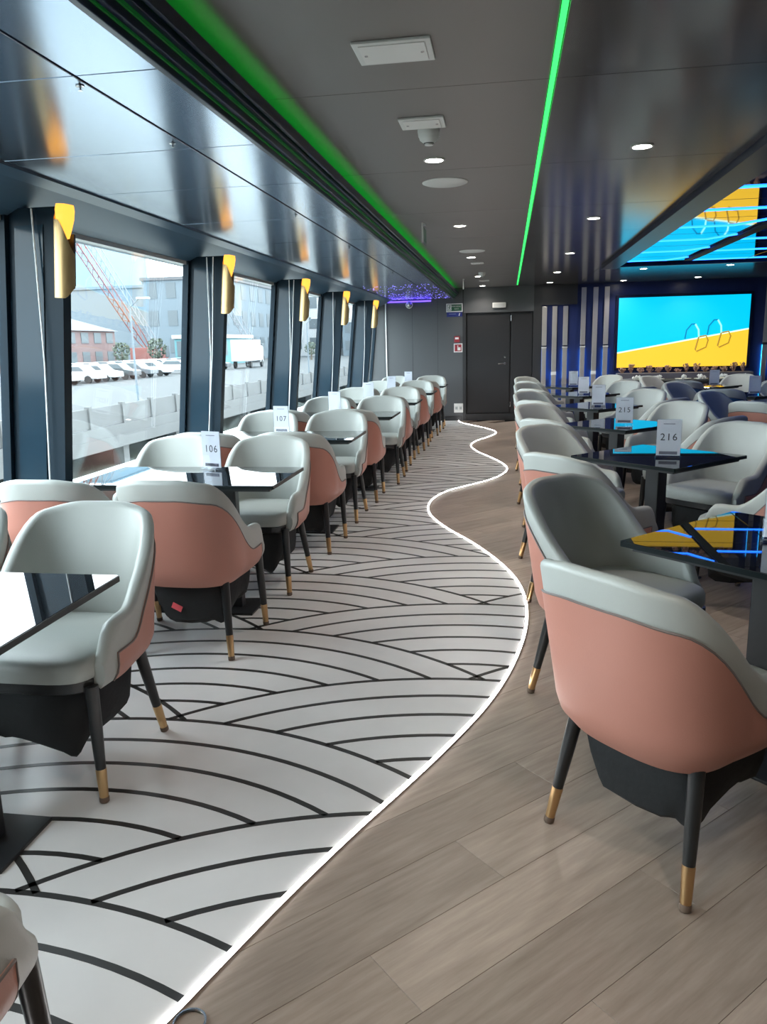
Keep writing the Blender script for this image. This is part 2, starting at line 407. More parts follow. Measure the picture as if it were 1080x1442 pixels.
for i, Y in enumerate(FINS[1:]):
    o = sc0 if i == 0 else copy_tree(sc0)
    o.location = (wx(1.9)+.30+.030, Y-.062, 1.70); o.rotation_euler = (0, math.radians(6), 0)
    if i == 0: tag(o, 'gold wall sconce on the window post beside the camera, out to the left', 'wall lamp', 'gold sconces')
    else: tag(o, 'gold shell wall sconce with amber glow on the %s window post from the left' % ORD[i-1], 'wall lamp', 'gold sconces')

# ------------------------------------------------------------------ ceilings
ceil = MB().box(-2.7, XR+.1, Y0, YB+.2, ZC+.012, ZC+.10).build('ceiling', 'seam_dark'); tag(ceil, kind='structure')
def panels(x0, x1, ys, m, name='ceiling_panel', z=ZC, gap=.004, parent=None):
    for a, b in zip(ys, ys[1:]):
        MB().box(x0+gap/2, x1-gap/2, a+gap/2, b-gap/2, z, z+.012).build(name, m, parent or ceil, bevel=.0015, bseg=1)
ysm = [Y0, -.6, .35, 1.8, 3.24, 4.7, 6.17, 7.63, 9.1, 10.56, 12.0, 13.4, YB]
panels(-1.02, .145, ysm, 'ceiling_satin'); panels(.168, 1.24, ysm, 'ceiling')
panels(1.24, XR, [Y0, 0, 1.5, 3.0], 'ceiling'); panels(1.24, XR, [11.25, 12.9, YB], 'ceiling')
MYS = [3.0, 4.1, 5.2, 6.25, 7.15, 8.14, 9.13, 10.26, 11.25]
for a, b in zip([1.45, 3.0, 4.6], [3.0, 4.6, XR]):
    panels(a, b, MYS, 'mirror', 'mirror_panel', ZC, .016)
lg = empty('ceiling_light_line'); tag(lg, 'long straight green light line along the dark ceiling over the aisle', 'light strip')
MB().box(.147, .166, Y0+.2, 14.3, ZC-.002, ZC+.006).build('diffuser', 'led_green', lg)
# border beam of the mirrored field
bb = empty('ceiling_beam'); tag(bb, kind='structure')
MB().box(1.24, 1.45, 3.0, 11.25, ZC-.045, ZC+.005).build('beam_edge', 'trim_dark', bb, bevel=.004)
MB().box(2.20, 2.30, 6.0, 10.7, ZC-.022, ZC-.002).build('dark_bar', 'seam_dark', bb, bevel=.003)
MB().box(1.45, XR, 11.16, 11.25, ZC-.03, ZC+.005).build('beam_end', 'trim_dark', bb, bevel=.004)
cl = empty('ceiling_light_pattern'); tag(cl, 'kinked blue light lines crossing the mirrored ceiling field', 'light strip')
for y in (3.6, 4.65, 5.75, 6.70, 7.65, 8.62, 9.68, 10.72):
    P1 = [Vector((1.47, y)), Vector((1.98, y)), Vector((2.18, y-.30))]
    ribbon(P1, .035, ZC-.008, ZC-.001).build('blue_line', 'led_blue', cl)
    P2 = [Vector((2.32, y+.12)), Vector((3.35, y+.12)), Vector((3.6, y+.40)), Vector((5.2, y+.40))]
    ribbon(P2, .035, ZC-.008, ZC-.001).build('blue_line', 'led_blue', cl)

# lowered metal ceiling beside the windows with green cove
sof = MB().box(-2.3, -1.02, Y0, YB, 2.262, 2.30).build('ceiling_left', 'seam_dark'); tag(sof, kind='structure')
MB().box(-1.04, -1.02, Y0, YB, 2.262, ZC+.012).build('cove_back', 'wall_grey', sof)
SYS = [Y0, -.6, .3, 1.35, 2.30, 3.18, 3.95, 5.0, 6.1, 7.2, 8.3, 9.4, 10.5, 11.6, 12.7, 13.7, YB]
for a, b in zip(SYS, SYS[1:]):
    for x0, x1 in ((-2.13, -1.26), (-1.254, -.99)):
        MB().box(x0+.002, x1-.002, a+.002, b-.002, 2.235, 2.262).build('soffit_panel', 'soffit', sof, bevel=.002, bseg=1)
for k, (x0, x1, z0, z1) in enumerate([(-.99, -.968, 2.225, 2.27), (-.962, -.942, 2.25, 2.30), (-.936, -.916, 2.285, 2.335), (-.910, -.895, 2.30, 2.345)]):
    MB().box(x0, x1, Y0, YB, z0, z1).build('cove_rail', 'trim_dark', sof, bevel=.003)
for x, z in ((-.965, 2.245), (-.939, 2.275), (-.913, 2.31)): MB().box(x-.0032, x+.0032, Y0+.1, YB-.02, z, z+.02).build('spill_line', 'spill_green', sof)  # dim glowing lines added for the green light spilling onto the rails
cv = empty('cove_light'); tag(cv, 'green light strip hidden in the ceiling cove above the window side', 'light strip')
MB().box(-1.012, -.992, Y0+.1, YB-.1, 2.268, 2.276).build('diffuser', 'cove_green', cv)
# reflected blue star dots, put on the soffit as tiny glowing points
st = MB()
for k in range(420):
    x, y = random.uniform(-2.1, -1.02), YB-.1-3.6*random.random()**1.5
    if k > 360: x, y = random.uniform(-2.1, -1.9), random.uniform(1.4, 2.9)
    s = random.uniform(.003, .006); st.box(x-s, x+s, y-s, y+s, 2.2335, 2.2362)
tag(st.build('star_reflections', 'star', sof), kind='stuff')
for k, (x, y) in enumerate([(-1.285, 2.38), (-1.30, 3.08), (-1.29, 4.85), (-1.29, 6.5), (-1.29, 9.0)]):
    sp = empty('sprinkler_head', (x, y, 2.235)); tag(sp, 'small chrome sprinkler head in the window side soffit, %s from the camera' % ORD[k], 'sprinkler', 'sprinkler heads')
    MB().lathe([(.013, 0), (.013, -.003), (.005, -.004), (.005, -.006)], 12).build('rosette', 'steel', sp, smooth=True)
    MB().lathe([(.003, -.006), (.003, -.013), (.008, -.0135), (.008, -.015)], 12).build('deflector', 'steel', sp, smooth=True)

# ceiling fittings
dl_lamp = bpy.data.lights.new('lamp_light', 'AREA'); dl_lamp.shape = 'DISK'; dl_lamp.size = .085; dl_lamp.energy = 4.5; dl_lamp.color = (1.0, .90, .80); dl_lamp.spread = math.radians(130)
DL = [(-.40, .9, 0), (-.40, 4.44, 1), (-.41, 6.89, 2), (-.43, 9.43, 3), (-.45, 12.15, 4), (-.45, 14.2, 5), (.68, .9, 0), (.67, 4.42, 1), (.68, 6.82, 2), (.69, 9.42, 3), (.70, 11.94, 4), (.70, 14.0, 5),  # first of each row is unseen, added for lighting near the camera
      (1.9, 11.89, 6), (3.04, 11.80, 7), (3.1, 13.95, 8), (1.94, 14.15, 9)]
dm1 = MB().lathe([(.058, 0), (.058, -.005), (.049, -.006), (.046, -.002)], 24).mesh('bezel', 'white_paint', smooth=True)
dm2 = MB().lathe([(.044, -.0015), (.044, -.0042), (.001, -.0045)], 24).mesh('lens', 'downlight', smooth=True)
for i, (x, y, k) in enumerate(DL):
    o = empty('downlight', (x, y, ZC)); link('bezel', dm1, o); link('lens', dm2, o)
    la = bpy.data.objects.new('lamp_light', dl_lamp); C.objects.link(la); la.parent = o; la.location = (0, 0, -.008)
    side = 'left' if x < 0 else 'right'
    if k == 0: lab = 'unseen round downlight added overhead near the camera, %s of the green line' % side
    elif k < 6: lab = 'round recessed downlight, %s along the row %s of the green line' % (ORD[k-1], side)
    else: lab = 'round recessed downlight above the screen end, %s' % ['front left', 'front right', 'back right', 'back left'][k-6]
    tag(o, lab, 'downlight', 'recessed downlights')
for k, y in enumerate((5.05, 8.79)):
    o = empty('ceiling_speaker', (-.39, y, ZC)); tag(o, 'flat round white ceiling speaker, %s' % ['nearer the camera', 'farther along the aisle'][k], 'speaker', 'ceiling speakers')
    MB().lathe([(.135, 0), (.135, -.006), (.125, -.010), (.001, -.011)], 36).build('grille', 'white_plastic', o, smooth=True)
    MB().lathe([(.140, 0), (.140, -.004), (.136, -.006)], 36).build('rim', 'white_paint', o, smooth=True)
for k, (y, wd, ln) in enumerate([(2.82, .13, .10), (3.70, .10, .085), (10.1, .08, .09), (13.0, .08, .09)]):
    o = empty('ceiling_plate', (-.385, y, ZC)); tag(o, 'white rectangular ceiling cover plate, %s from the camera' % ORD[k], 'cover plate', 'ceiling cover plates')
    MB().box(-wd, wd, -ln, ln, -.010, 0).build('plate', 'white_plastic', o, bevel=.004)
    MB().box(-wd+.02, wd-.02, -ln+.02, ln-.02, -.013, -.010).build('insert', 'white_paint', o, bevel=.002)
    for sx in (-1, 1): MB().lathe([(.006, -.013), (.006, -.015), (.001, -.0155)], 8, (sx*(wd-.035), 0, 0)).build('screw', 'steel', o)
for k, y in enumerate((3.84, 11.5)):
    o = empty('smoke_detector', (-.37, y, ZC)); tag(o, 'white round smoke detector hanging under the ceiling, %s' % ['near', 'far'][k], 'smoke detector', 'smoke detectors')
    MB().lathe([(.052, 0), (.052, -.008), (.048, -.03), (.044, -.034)], 24).build('base', 'white_plastic', o, smooth=True)
    MB().lathe([(.045, -.034), (.042, -.044), (.026, -.056), (.024, -.058)], 24).build('body', 'white_plastic', o, smooth=True)
    MB().lathe([(.02, -.058), (.02, -.066), (.001, -.068)], 20).build('sensor', 'white_plastic', o, smooth=True)
    MB().lathe([(.0245, -.0565), (.0245, -.059), (.021, -.0595)], 20).build('sensor_gap', 'ink', o)
for k, y in enumerate((6.68, 12.58)):
    o = empty('exit_sign', (-.69, y, ZC)); tag(o, 'hanging exit sign seen edge on under the ceiling, %s' % ['near', 'far'][k], 'sign', 'hanging exit signs')
    MB().box(-.012, .012, -.03, .03, -.015, 0).build('bracket', 'white_plastic', o)
    MB().box(-.004, .004, -.14, .14, -.16, -.015).build('panel', 'acrylic', o)
    MB().box(-.0055, .0055, -.12, .12, -.145, -.04).build('panel_face', 'exit_green', o)
    MB().box(-.007, .007, -.145, -.138, -.165, -.012).build('edge', 'white_paint', o)

# ------------------------------------------------------------------ end wall
wb = MB().box(-2.7, -.80, YB, YB+.15, -.03, ZC+.013).build('wall_back', 'wall_grey'); tag(wb, kind='structure')
MB().box(-2.7, -.84, YB-.012, YB, 0, .09).build('skirting', 'wall_dark', wb)
for x in (-2.28, -1.75, -1.28): MB().box(x-.003, x+.003, YB-.002, YB+.001, .09, 2.2).build('panel_joint', 'wall_dark', wb)
MB().tube([(-2.24, YB-.03, 2.2), (-2.24, YB-.03, .5)], .012, 8).build('conduit', 'white_paint', wb)
wb2 = MB().box(-.80, XR, YB+.06, YB+.2, -.03, ZC+.013).build('wall_back', 'wall_dark'); tag(wb2, kind='structure')
MB().box(-.82, -.76, YB-.01, YB+.06, 0, ZC).build('jamb', 'wall_dark', wb2)
MB().box(.45, .60, YB-.01, YB+.06, 0, ZC).build('jamb', 'wall_dark', wb2)
MB().box(-.80, .46, YB-.02, YB+.06, 1.965, ZC).build('header', 'wall_grey', wb2)
MB().box(.60, 1.22, YB-.02, YB+.06, 2.06, ZC).build('header', 'wall_dark', wb2)
d1 = MB().box(-.74, .035, YB+.025, YB+.06, .14, 1.96).build('door_1', 'door_dark', bevel=.004); tag(d1, kind='structure')
MB().box(-.76, .45, YB-.005, YB+.06, 0, .13).build('coaming', 'wall_dark', d1, bevel=.004)
hd = MB(); hd.lathe([(.022, 0), (.022, .01)], 16); hd.v = [(x-.12+.07, YB+.025-z, y+1.045) for x, y, z in hd.v]
hd.tube([(-.05, YB+.02, 1.045), (-.05, YB-.03, 1.045), (-.06, YB-.035, 1.045), (-.17, YB-.035, 1.045)], .009, 8); hd.build('door_handle', 'steel', d1, smooth=True)
lk = MB(); lk.lathe([(.018, 0), (.018, .012), (.001, .013)], 14); lk.v = [(x-.05, YB+.025-z, y+1.16) for x, y, z in lk.v]; lk.build('lock_cylinder', 'steel', d1)
d2 = MB().box(.065, .44, YB+.03, YB+.06, .14, 1.96).build('door_2', 'door_dark', bevel=.004); tag(d2, kind='structure')
for z in (.30, 1.85): MB().tube([(.058, YB+.02, z-.05), (.058, YB+.02, z+.05)], .008, 8).build('hinge', 'steel', d2)
cl_ = empty('door_closer_box', (-.16, YB-.02, 2.085)); tag(cl_, 'small white emergency light box above the dark door', 'light box')
MB().box(-.12, .12, -.045, 0, -.045, .045).build('housing', 'white_plastic', cl_, bevel=.008)
MB().box(-.10, .10, -.048, -.045, -.03, .03).build('cover', 'sill', cl_, bevel=.001)

def wall_sign(name, label, x0, x1, z0, z1, fr, fill, cat='sign'):
    o = empty(name, ((x0+x1)/2, YB, (z0+z1)/2)); tag(o, label, cat)
    wd, hg = (x1-x0)/2, (z1-z0)/2
    MB().box(-wd, wd, -.008, 0, -hg, hg).build('board', fr, o, bevel=.001)
    b = .16*min(wd, hg)*1.4
    MB().box(-wd+b, wd-b, -.0095, -.008, -hg+b, hg-b).build('field', fill, o)
    return o, wd, hg
o, wd, hg = wall_sign('exit_sign_board', 'green and white exit sign board on the end wall beside the door', -1.12, -.82, 1.99, 2.14, 'white_paint', 'exit_green')
pg = MB().box(-.125, -.055, -.011, -.0095, -.05, .05); pg.build('pictogram_field', 'white_paint', o)
man = MB(); man.lathe([(.010, 0), (.010, .001)], 10, (0, 0, 0)); man.v = [(x-.082, -.0112-z, y+.033) for x, y, z in man.v]
for a, b in (((-.088, .02), (-.095, -.01)), ((-.095, -.01), (-.075, -.022)), ((-.075, -.022), (-.08, -.042)), ((-.095, -.01), (-.112, -.035)), ((-.088, .018), (-.068, .005)), ((-.09, .018), (-.11, .005))):
    man.tube([(a[0], -.0115, a[1]), (b[0], -.0115, b[1])], .005, 5)
man.build('running_figure', 'exit_green', o)
for z, s in ((.022, 'EMERGENCY'), (-.022, 'EXIT')):
    t = link('lettering', text_mesh(s, .034, 'white_paint'), o, (.04, -.0105, z)); t.rotation_euler.x = PI/2
o, wd, hg = wall_sign('blue_sign_board', 'small dark blue sign board below the exit sign', -1.11, -.83, 1.905, 1.985, 'sign_blue', 'sign_blue')
MB().box(-.10, .03, -.011, -.0095, .005, .014).build('text_line', 'lavender', o)
fg = MB(); fg.tube([(.085, -.0112, -.025), (.09, -.0112, 0), (.10, -.0112, .022)], .009, 6); fg.build('pictogram', 'white_paint', o)
o, wd, hg = wall_sign('fire_alarm_sign', 'small red and white fire alarm sign with a hand symbol', -.985, -.825, 1.265, 1.425, 'white_paint', 'sign_red')
hn = MB(); hn.box(-.012, .045, -.0115, -.0095, -.045, .0); hn.box(-.012, .002, -.0115, -.0095, 0, .045); hn.box(.005, .045, -.0112, -.0095, -.0, .01); hn.build('hand_symbol', 'white_paint', o)
o = empty('fire_call_point', (-.925, YB, 1.50)); tag(o, 'small red fire call point on the wall above the hand sign', 'call point')
MB().box(-.05, .05, -.035, 0, -.055, .055).build('housing', 'sign_red', o, bevel=.006)
MB().box(-.032, .032, -.038, -.035, -.0, .035).build('press_glass', 'white_paint', o, bevel=.002)
o = empty('wall_socket', (-.90, YB, .24)); tag(o, 'white double wall socket low on the end wall', 'socket')
MB().box(-.085, .085, -.012, 0, -.085, .085).build('plate', 'white_paint', o, bevel=.004)
for sx in (-.04, .04):
    MB().box(sx-.025, sx+.025, -.015, -.012, -.03, .03).build('outlet', 'sill', o, bevel=.002)
    MB().box(sx-.014, sx+.014, -.0165, -.015, -.004, .004).build('slot', 'ink', o)
o = empty('dome_camera', (-1.80, YB, 2.14)); tag(o, 'white dome camera high on the end wall under the violet light', 'camera')
dmv = MB().lathe([(.065, 0), (.065, .02), (.055, .03)], 20); dmv.v = [(x, -z, y) for x, y, z in dmv.v]; dmv.build('base', 'white_plastic', o, smooth=True)
dmv = MB().lathe([(.05, .03), (.047, .05), (.033, .072), (.001, .08)], 20); dmv.v = [(x, -z, y) for x, y, z in dmv.v]; dmv.build('dome', 'steel', o, smooth=True)
o = empty('violet_light_strip', (-1.85, YB, 2.20)); tag(o, 'violet light strip along the top of the end wall', 'light strip')
MB().box(-.45, .45, -.02, 0, -.012, .012).build('diffuser', 'led_violet', o)

# ------------------------------------------------------------------ backlit strip wall, screen
sw2 = MB().box(1.88, 4.75, YB+.03, YB+.06, 0, ZC).build('trim_2', 'navy'); tag(sw2, kind='structure')  # navy puts the blue light around the screen into the wall colour
sw = MB().box(.60, 1.88, YB+.03, YB+.06, 0, ZC).build('trim_1', 'navy'); tag(sw, kind='structure')
k = 0
for grp, xs, top in ((0, (.65, .83, 1.02), 2.035), (1, (1.33, 1.535, 1.73), 2.345)):
    for j, x in enumerate(xs):
        o = empty('wall_light_strip', (x, YB+.03, 0))
        tag(o, 'vertical metal strip with blue back light, %s of six beside the screen' % ORD[k], 'wall strip', 'backlit metal strips'); k += 1
        zc = [1.33, .85, 1.33][j]
        MB().box(-.042, .042, -.05, -.035, .05, zc-.02).build('lower_blade', 'strip_metal', o, bevel=.003)
        MB().box(-.042, .042, -.05, -.035, zc+.02, top).build('upper_blade', 'strip_metal', o, bevel=.003)
        MB().box(-.046, .046, -.056, -.032, zc-.03 if j == 1 else zc-.025, zc+.03 if j == 1 else zc-.005).build('joint_light' if j == 1 else 'joint', 'led_white' if False else 'white_paint', o, bevel=.002)  # white paint stands in for the glow of the middle joints
        MB().box(-.030, .030, -.035, 0, .1, top-.05).build('spacer', 'wall_dark', o)
        for sx in (-1, 1):
            z0, z1 = (.75, 1.28) if j != 1 else (.25, .9)
            MB().box(sx*.034-.004, sx*.034+.004, -.030, -.012, z0, z1).build('blue_light', 'led_cyan', o)
for kk, x in enumerate((4.42, 4.62)):
    o = empty('wall_light_strip', (x, YB+.03, 0)); tag(o, 'vertical metal strip with blue back light right of the screen, %s' % ['inner', 'outer'][kk], 'wall strip', 'backlit metal strips')
    MB().box(-.042, .042, -.05, -.035, .05, 1.28).build('lower_blade', 'strip_metal', o, bevel=.003)
    MB().box(-.042, .042, -.05, -.035, 1.32, 2.345).build('upper_blade', 'strip_metal', o, bevel=.003)
    MB().box(-.030, .030, -.035, 0, .1, 2.3).build('spacer', 'wall_dark', o)
    for sx in (-1, 1): MB().box(sx*.034-.004, sx*.034+.004, -.030, -.012, .75, 1.28).build('blue_light', 'led_cyan', o)
SX0, SX1, SZ0, SZ1 = 1.935, 4.13, .93, 2.14
scr = empty('display_screen', (0, YB, 0)); tag(scr, 'large bright cyan and yellow display screen on the end wall', 'screen')
MB().box(SX0-.05, SX1+.05, -.03, .06, SZ0-.05, SZ1+.05).build('bezel', 'trim_dark', scr, bevel=.004)
zl, zr = 1.19, 1.56
mbp = lambda P, y: MB().add([(x, y, z) for x, z in P]+[(x, y+.003, z) for x, z in P], [tuple(range(len(P))), tuple(range(2*len(P)-1, len(P)-1, -1))]+[(i, i+len(P), (i+1) % len(P)+len(P), (i+1) % len(P)) for i in range(len(P))])
mbp([(SX0, zl), (SX1, zr), (SX1, SZ1), (SX0, SZ1)], -.034).build('picture_sky', 'scr_cyan', scr)
mbp([(SX0, SZ0), (SX1, SZ0), (SX1, zr), (SX0, zl)], -.034).build('picture_ground', 'scr_yellow', scr)
mbp([(SX0, zl-.012), (SX1, zr-.012), (SX1, zr+.012), (SX0, zl+.012)], -.0355).build('picture_edge', 'scr_line', scr)
for dx in (0, .37):
    bx_, bz_ = 3.20+dx, 1.44+dx*.17
    MB().tube([(bx_-.12, -.037, bz_-.03), (bx_-.10, -.037, bz_+.12), (bx_-.02, -.037, bz_+.22), (bx_+.04, -.037, bz_+.22)], .013, 5).build('picture_rail', 'scr_blue', scr)
    MB().tube([(bx_+.04, -.037, bz_+.22), (bx_+.10, -.037, bz_+.12), (bx_+.11, -.037, bz_-.0)], .015, 5).build('picture_rail', 'scr_pale', scr)
    MB().tube([(bx_+.11, -.037, bz_), (bx_+.06, -.037, bz_-.22), (bx_+.09, -.037, bz_-.25), (bx_+.24, -.037, bz_-.18), (bx_+.27, -.037, bz_-.06), (bx_+.23, -.037, bz_+.02), (bx_+.12, -.037, bz_)], .014, 5).build('picture_rail', 'scr_gold', scr)
# planter with dried plants below the screen
pl = empty('planter_box', (3.03, YB-.28, 0)); tag(pl, 'long grey planter ledge below the screen', 'planter')
MB().box(-1.12, 1.12, -.13, .13, .66, .84).build('trough', 'planter', pl, bevel=.006)
for sx in (-1, 1): MB().box(sx*1.03-.07, sx*1.03+.07, -.12, .12, 0, .66).build('leg', 'lavender', pl, bevel=.004)  # lavender puts the blue light on the legs into their colour
MB().box(-.96, .96, -.05, -.0, 0, .66).build('front_panel', 'wall_dark', pl)
for k in range(14):
    x = 2.0+.155*k; o = empty('dried_plant', (x, YB-.28, .84)); tag(o, 'tuft of brown dried plants in the ledge below the screen, %s' % (['far left end']+['%s from the left' % s for s in ORD[1:10]]+['fourth from the right', 'third from the right', 'second from the right', 'far right end'])[k], 'plant', 'dried plants below the screen')
    hmax = random.choice([.06, .08, .12, .15, .09]); tf = MB(); st_ = MB()
    for j in range(34):
        a, b = random.uniform(0, 2*PI), random.uniform(.005, .047); hh = hmax*random.uniform(.4, 1)
        tip = Vector((b*math.cos(a)*1.32, b*math.sin(a), hh)); st_.tube([(tip.x*.2, tip.y*.2, 0), tuple(tip)], .003, 4)
        s = random.uniform(.009, .017); tf.add([tip+Vector(v)*s for v in ((1, 0, 0), (-1, 0, 0), (0, 1, 0), (0, -1, 0), (0, 0, 1.2), (0, 0, -1.2))], [(0,2,4),(2,1,4),(1,3,4),(3,0,4),(2,0,5),(1,2,5),(3,1,5),(0,3,5)])
    tf.build('seed_heads', 'dried', o); st_.build('stems', 'dried', o)
bt = empty('buffet_table', (2.95, 13.55, 0)); tag(bt, 'long black draped buffet table in front of the screen', 'table')
MB().box(-1.0, 1.0, -.32, .32, .72, .76).build('tabletop', 'linen_dark', bt, bevel=.01)
MB().box(-.99, .99, -.31, .31, .03, .72).build('drape', 'linen_dark', bt, bevel=.02)
for sx in (-.9, .9):
    for sy in (-.25, .25): MB().box(sx-.02, sx+.02, sy-.02, sy+.02, 0, .06).build('leg', 'leg_black', bt)
for k, (x, s) in enumerate([(2.12, .12), (2.42, .14), (2.85, .13), (3.13, .11), (3.50, .14), (3.79, .11)]):
    o = MB(); o.lathe([(s*.5, 0), (s*.95, .006), (s, .02), (s*.97, .02), (s*.5, .008)], 20)
    e = empty('serving_plate', (x, 13.45, .76)); o.build('plate', 'white_plastic', e, smooth=True)
    nb = MB()
    for j in range(9):
        a, b = random.uniform(0, 6.28), random.uniform(0, s*.6); c = Vector((b*math.cos(a), b*math.sin(a), .035+random.uniform(0, .03))); q = .03
        nb.add([c+Vector(v)*q for v in ((1, 0, 0), (-1, 0, 0), (0, 1, 0), (0, -1, 0), (0, 0, 1), (0, 0, -1))], [(0,2,4),(2,1,4),(1,3,4),(3,0,4),(2,0,5),(1,2,5),(3,1,5),(0,3,5)])
    nb.build('folded_napkins', 'white_plastic', e)
    tag(e, 'white plate of folded napkins on the black buffet table, %s from left' % ORD[k], 'plate', 'plates on the buffet table')

# the rest of the room shell
wr = MB().box(XR, XR+.1, Y0, YB+.2, -.03, ZC+.013).build('wall_right', 'wall_grey'); tag(wr, kind='structure')
wf = MB().box(-2.7, XR+.1, Y0-.1, Y0, -.03, ZC+.1).build('wall_front', 'wall_grey'); tag(wf, kind='structure')

# ------------------------------------------------------------------ chair
def chair_plan(n=48):
    P = []
    for i in range(60): P.append((.272+.010*math.sin(PI*i/60), .20-.27*i/60))
    for i in range(121):
        a = PI*i/120; c, s = math.cos(a), math.sin(a); e = 2/2.7
        P.append((.272*math.copysign(abs(c)**e, c), -.07-.225*abs(s)**e))
    for i in range(1, 61): P.append((-.272-.010*math.sin(PI*i/60), -.07+.27*i/60))
    L = [0]
    for a, b in zip(P, P[1:]): L.append(L[-1]+math.dist(a, b))
    out = []
    for i in range(n+1):
        t = L[-1]*i/n; j = max(0, min(len(P)-2, next((q for q in range(len(L)-1) if L[q+1] >= t), len(P)-2)))
        f = (t-L[j])/max(1e-9, L[j+1]-L[j]); out.append((P[j][0]+(P[j+1][0]-P[j][0])*f, P[j][1]+(P[j+1][1]-P[j][1])*f))
    return out
NP = 56; PLAN = chair_plan(NP)
def S(i): return abs(2*i/NP-1)
def ztop(s):
    z = .885-.03*sm(.1, .42, s)-.262*sm(.325, .745, s)-.012*sm(.8, .97, s)
    return z-.11*sm(.86, 1.0, s)**2
def zbot(s): return .352+.03*sm(.5, 1, s)
NRM = []
for i in range(NP+1):
    a = Vector(PLAN[max(i-1, 0)]); b = Vector(PLAN[min(i+1, NP)]); d = (b-a).normalized(); NRM.append(Vector((d.y, -d.x)))
if NRM[NP//2].y > 0: NRM = [-q for q in NRM]
def spt(i, z, off):
    s = S(i); back = 1-sm(.35, .95, s)
    o = off - .055*max(0, (.44-z)/.09)**2 + .012*max(0, z-.45)/.4
    p = Vector(PLAN[i]) + NRM[i]*o
    return Vector((p.x, p.y - .075*back*max(0, z-.42)/.44, z))
def make_chair_meshes():
    G = {}
    TH = .048; mb = MB(); rows = None
    for i in range(NP+1):
        s = S(i); zt, zb = ztop(s), zbot(s); sec = []
        for t in (0, .06, .15, .3, .5, .7, .85): sec.append(spt(i, zb+(zt-.03-zb)*t, 0))
        for k in range(7):
            a = PI*k/6; sec.append(spt(i, zt-.022+.022*math.sin(a), -TH/2+TH/2*math.cos(a)))
        for t in (.8, .6, .4, .2, 0): sec.append(spt(i, .43+(zt-.03-.43)*t, -TH-.008*math.sin(PI*t)))
        sec.append(spt(i, zb+.02, -TH+.01))
        rows = len(sec); mb.v += [tuple(p) for p in sec]
    for i in range(NP):
        for k in range(rows):
            k2 = (k+1) % rows
            mb.f.append((i*rows+k, i*rows+k2, (i+1)*rows+k2, (i+1)*rows+k))
    mb.f.append(tuple(range(rows))); mb.f.append(tuple(NP*rows+k for k in range(rows-1, -1, -1)))
    G['liner'] = mb.mesh('liner', 'grey_leather', smooth=True)
    # outer upholstered panel, a little proud of the liner
    lo, hi = 3, NP-3; idx = list(range(lo, hi+1))
    def seam(i):
        s = S(i); return ztop(s)-.095-.02*sm(.4, .7, s)+.02*sm(.8, 1, s)
    mbp_ = MB(); R_ = 10
    for i in idx:
        zb, zt = zbot(S(i))+.001, seam(i)
        mbp_.v.append(tuple(spt(i, zb+.004, -.012)))
        for k in range(R_):
            t = k/(R_-1); mbp_.v.append(tuple(spt(i, zb+(zt-zb)*t, .005)))
        mbp_.v.append(tuple(spt(i, zt+.003, -.006)))
    W_ = R_+2
    for a in range(len(idx)-1):
        for k in range(W_-1): mbp_.f.append((a*W_+k, a*W_+k+1, (a+1)*W_+k+1, (a+1)*W_+k))
    mbp_.f.append(tuple(range(W_))); mbp_.f.append(tuple((len(idx)-1)*W_+k for k in range(W_-1, -1, -1)))
    G['outer_shell'] = mbp_.mesh('outer_shell', 'pink_leather', smooth=True)
    b_ = G['outer_shell'].copy(); b_.materials.clear(); b_.materials.append(M['blue_leather']); G['outer_shell_blue'] = b_
    P = [spt(lo, zbot(S(lo))+(seam(lo)-zbot(S(lo)))*t, .004) for t in (0, .3, .6, .9)]+[spt(i, seam(i), .004) for i in idx]+[spt(hi, zbot(S(hi))+(seam(hi)-zbot(S(hi)))*t, .004) for t in (.9, .6, .3, 0)]
    G['piping'] = MB().tube(P, .0032, 5).mesh('piping', 'piping', smooth=True)
    # cushion
    def pill(hx, y0, y1, prof, nx=3.2):
        mb = MB(); N = 40
        cy, hy = (y0+y1)/2, (y1-y0)/2
        vs = []
        for sc, z in prof:
            for k in range(N):
                a = 2*PI*k/N; c, s = math.cos(a), math.sin(a); e = 2/nx
                wdt = hx+(.022 if s > 0 else 0)*abs(s)
                vs.append(((wdt+sc)*math.copysign(abs(c)**e, c), cy+(hy+sc)*math.copysign(abs(s)**e, s), z))
        m = len(prof); fs = [(i*N+k, i*N+(k+1) % N, (i+1)*N+(k+1) % N, (i+1)*N+k) for i in range(m-1) for k in range(N)]
        fs += [tuple(range(N-1, -1, -1)), tuple((m-1)*N+k for k in range(N))]
        return mb.add(vs, fs)
    G['seat_cushion'] = pill(.236, -.215, .275, [(-.02, .418), (-.004, .422), (0, .432), (0, .47), (-.006, .486), (-.022, .496), (-.07, .503), (-.16, .508)], 4.5).mesh('seat_cushion', 'grey_leather', smooth=True)
    G['seat_base'] = pill(.232, -.225, .262, [(-.03, .372), (-.008, .378), (0, .385), (0, .418)], 4.5).mesh('seat_base', 'leg_black', smooth=True)
    for nm, tx, ty, fx, fy in (('f', .228, .215, .243, .235), ('r', .195, -.165, .238, -.245)):
        for sx in (-1, 1):
            top, bot = Vector((sx*tx, ty, .40)), Vector((sx*fx, fy, 0)); at = lambda z: bot+(top-bot)*(z/.40)
            G['leg'+nm+str(sx)] = MB().tube([at(.40), at(.25), at(.115)], [.0225, .0205, .0165], 14).mesh('leg', 'leg_black', smooth=True)
            G['fer'+nm+str(sx)] = MB().tube([at(.118), at(.113), at(.025), at(.018)], [.0172, .0178, .0148, .014], 14).mesh('ferrule', 'brass', smooth=True)
            G['pad'+nm+str(sx)] = MB().tube([at(.020), at(.016), at(.004), at(.0005)], [.0155, .0162, .0158, .013], 14).mesh('foot_pad', 'foot_pad', smooth=True)
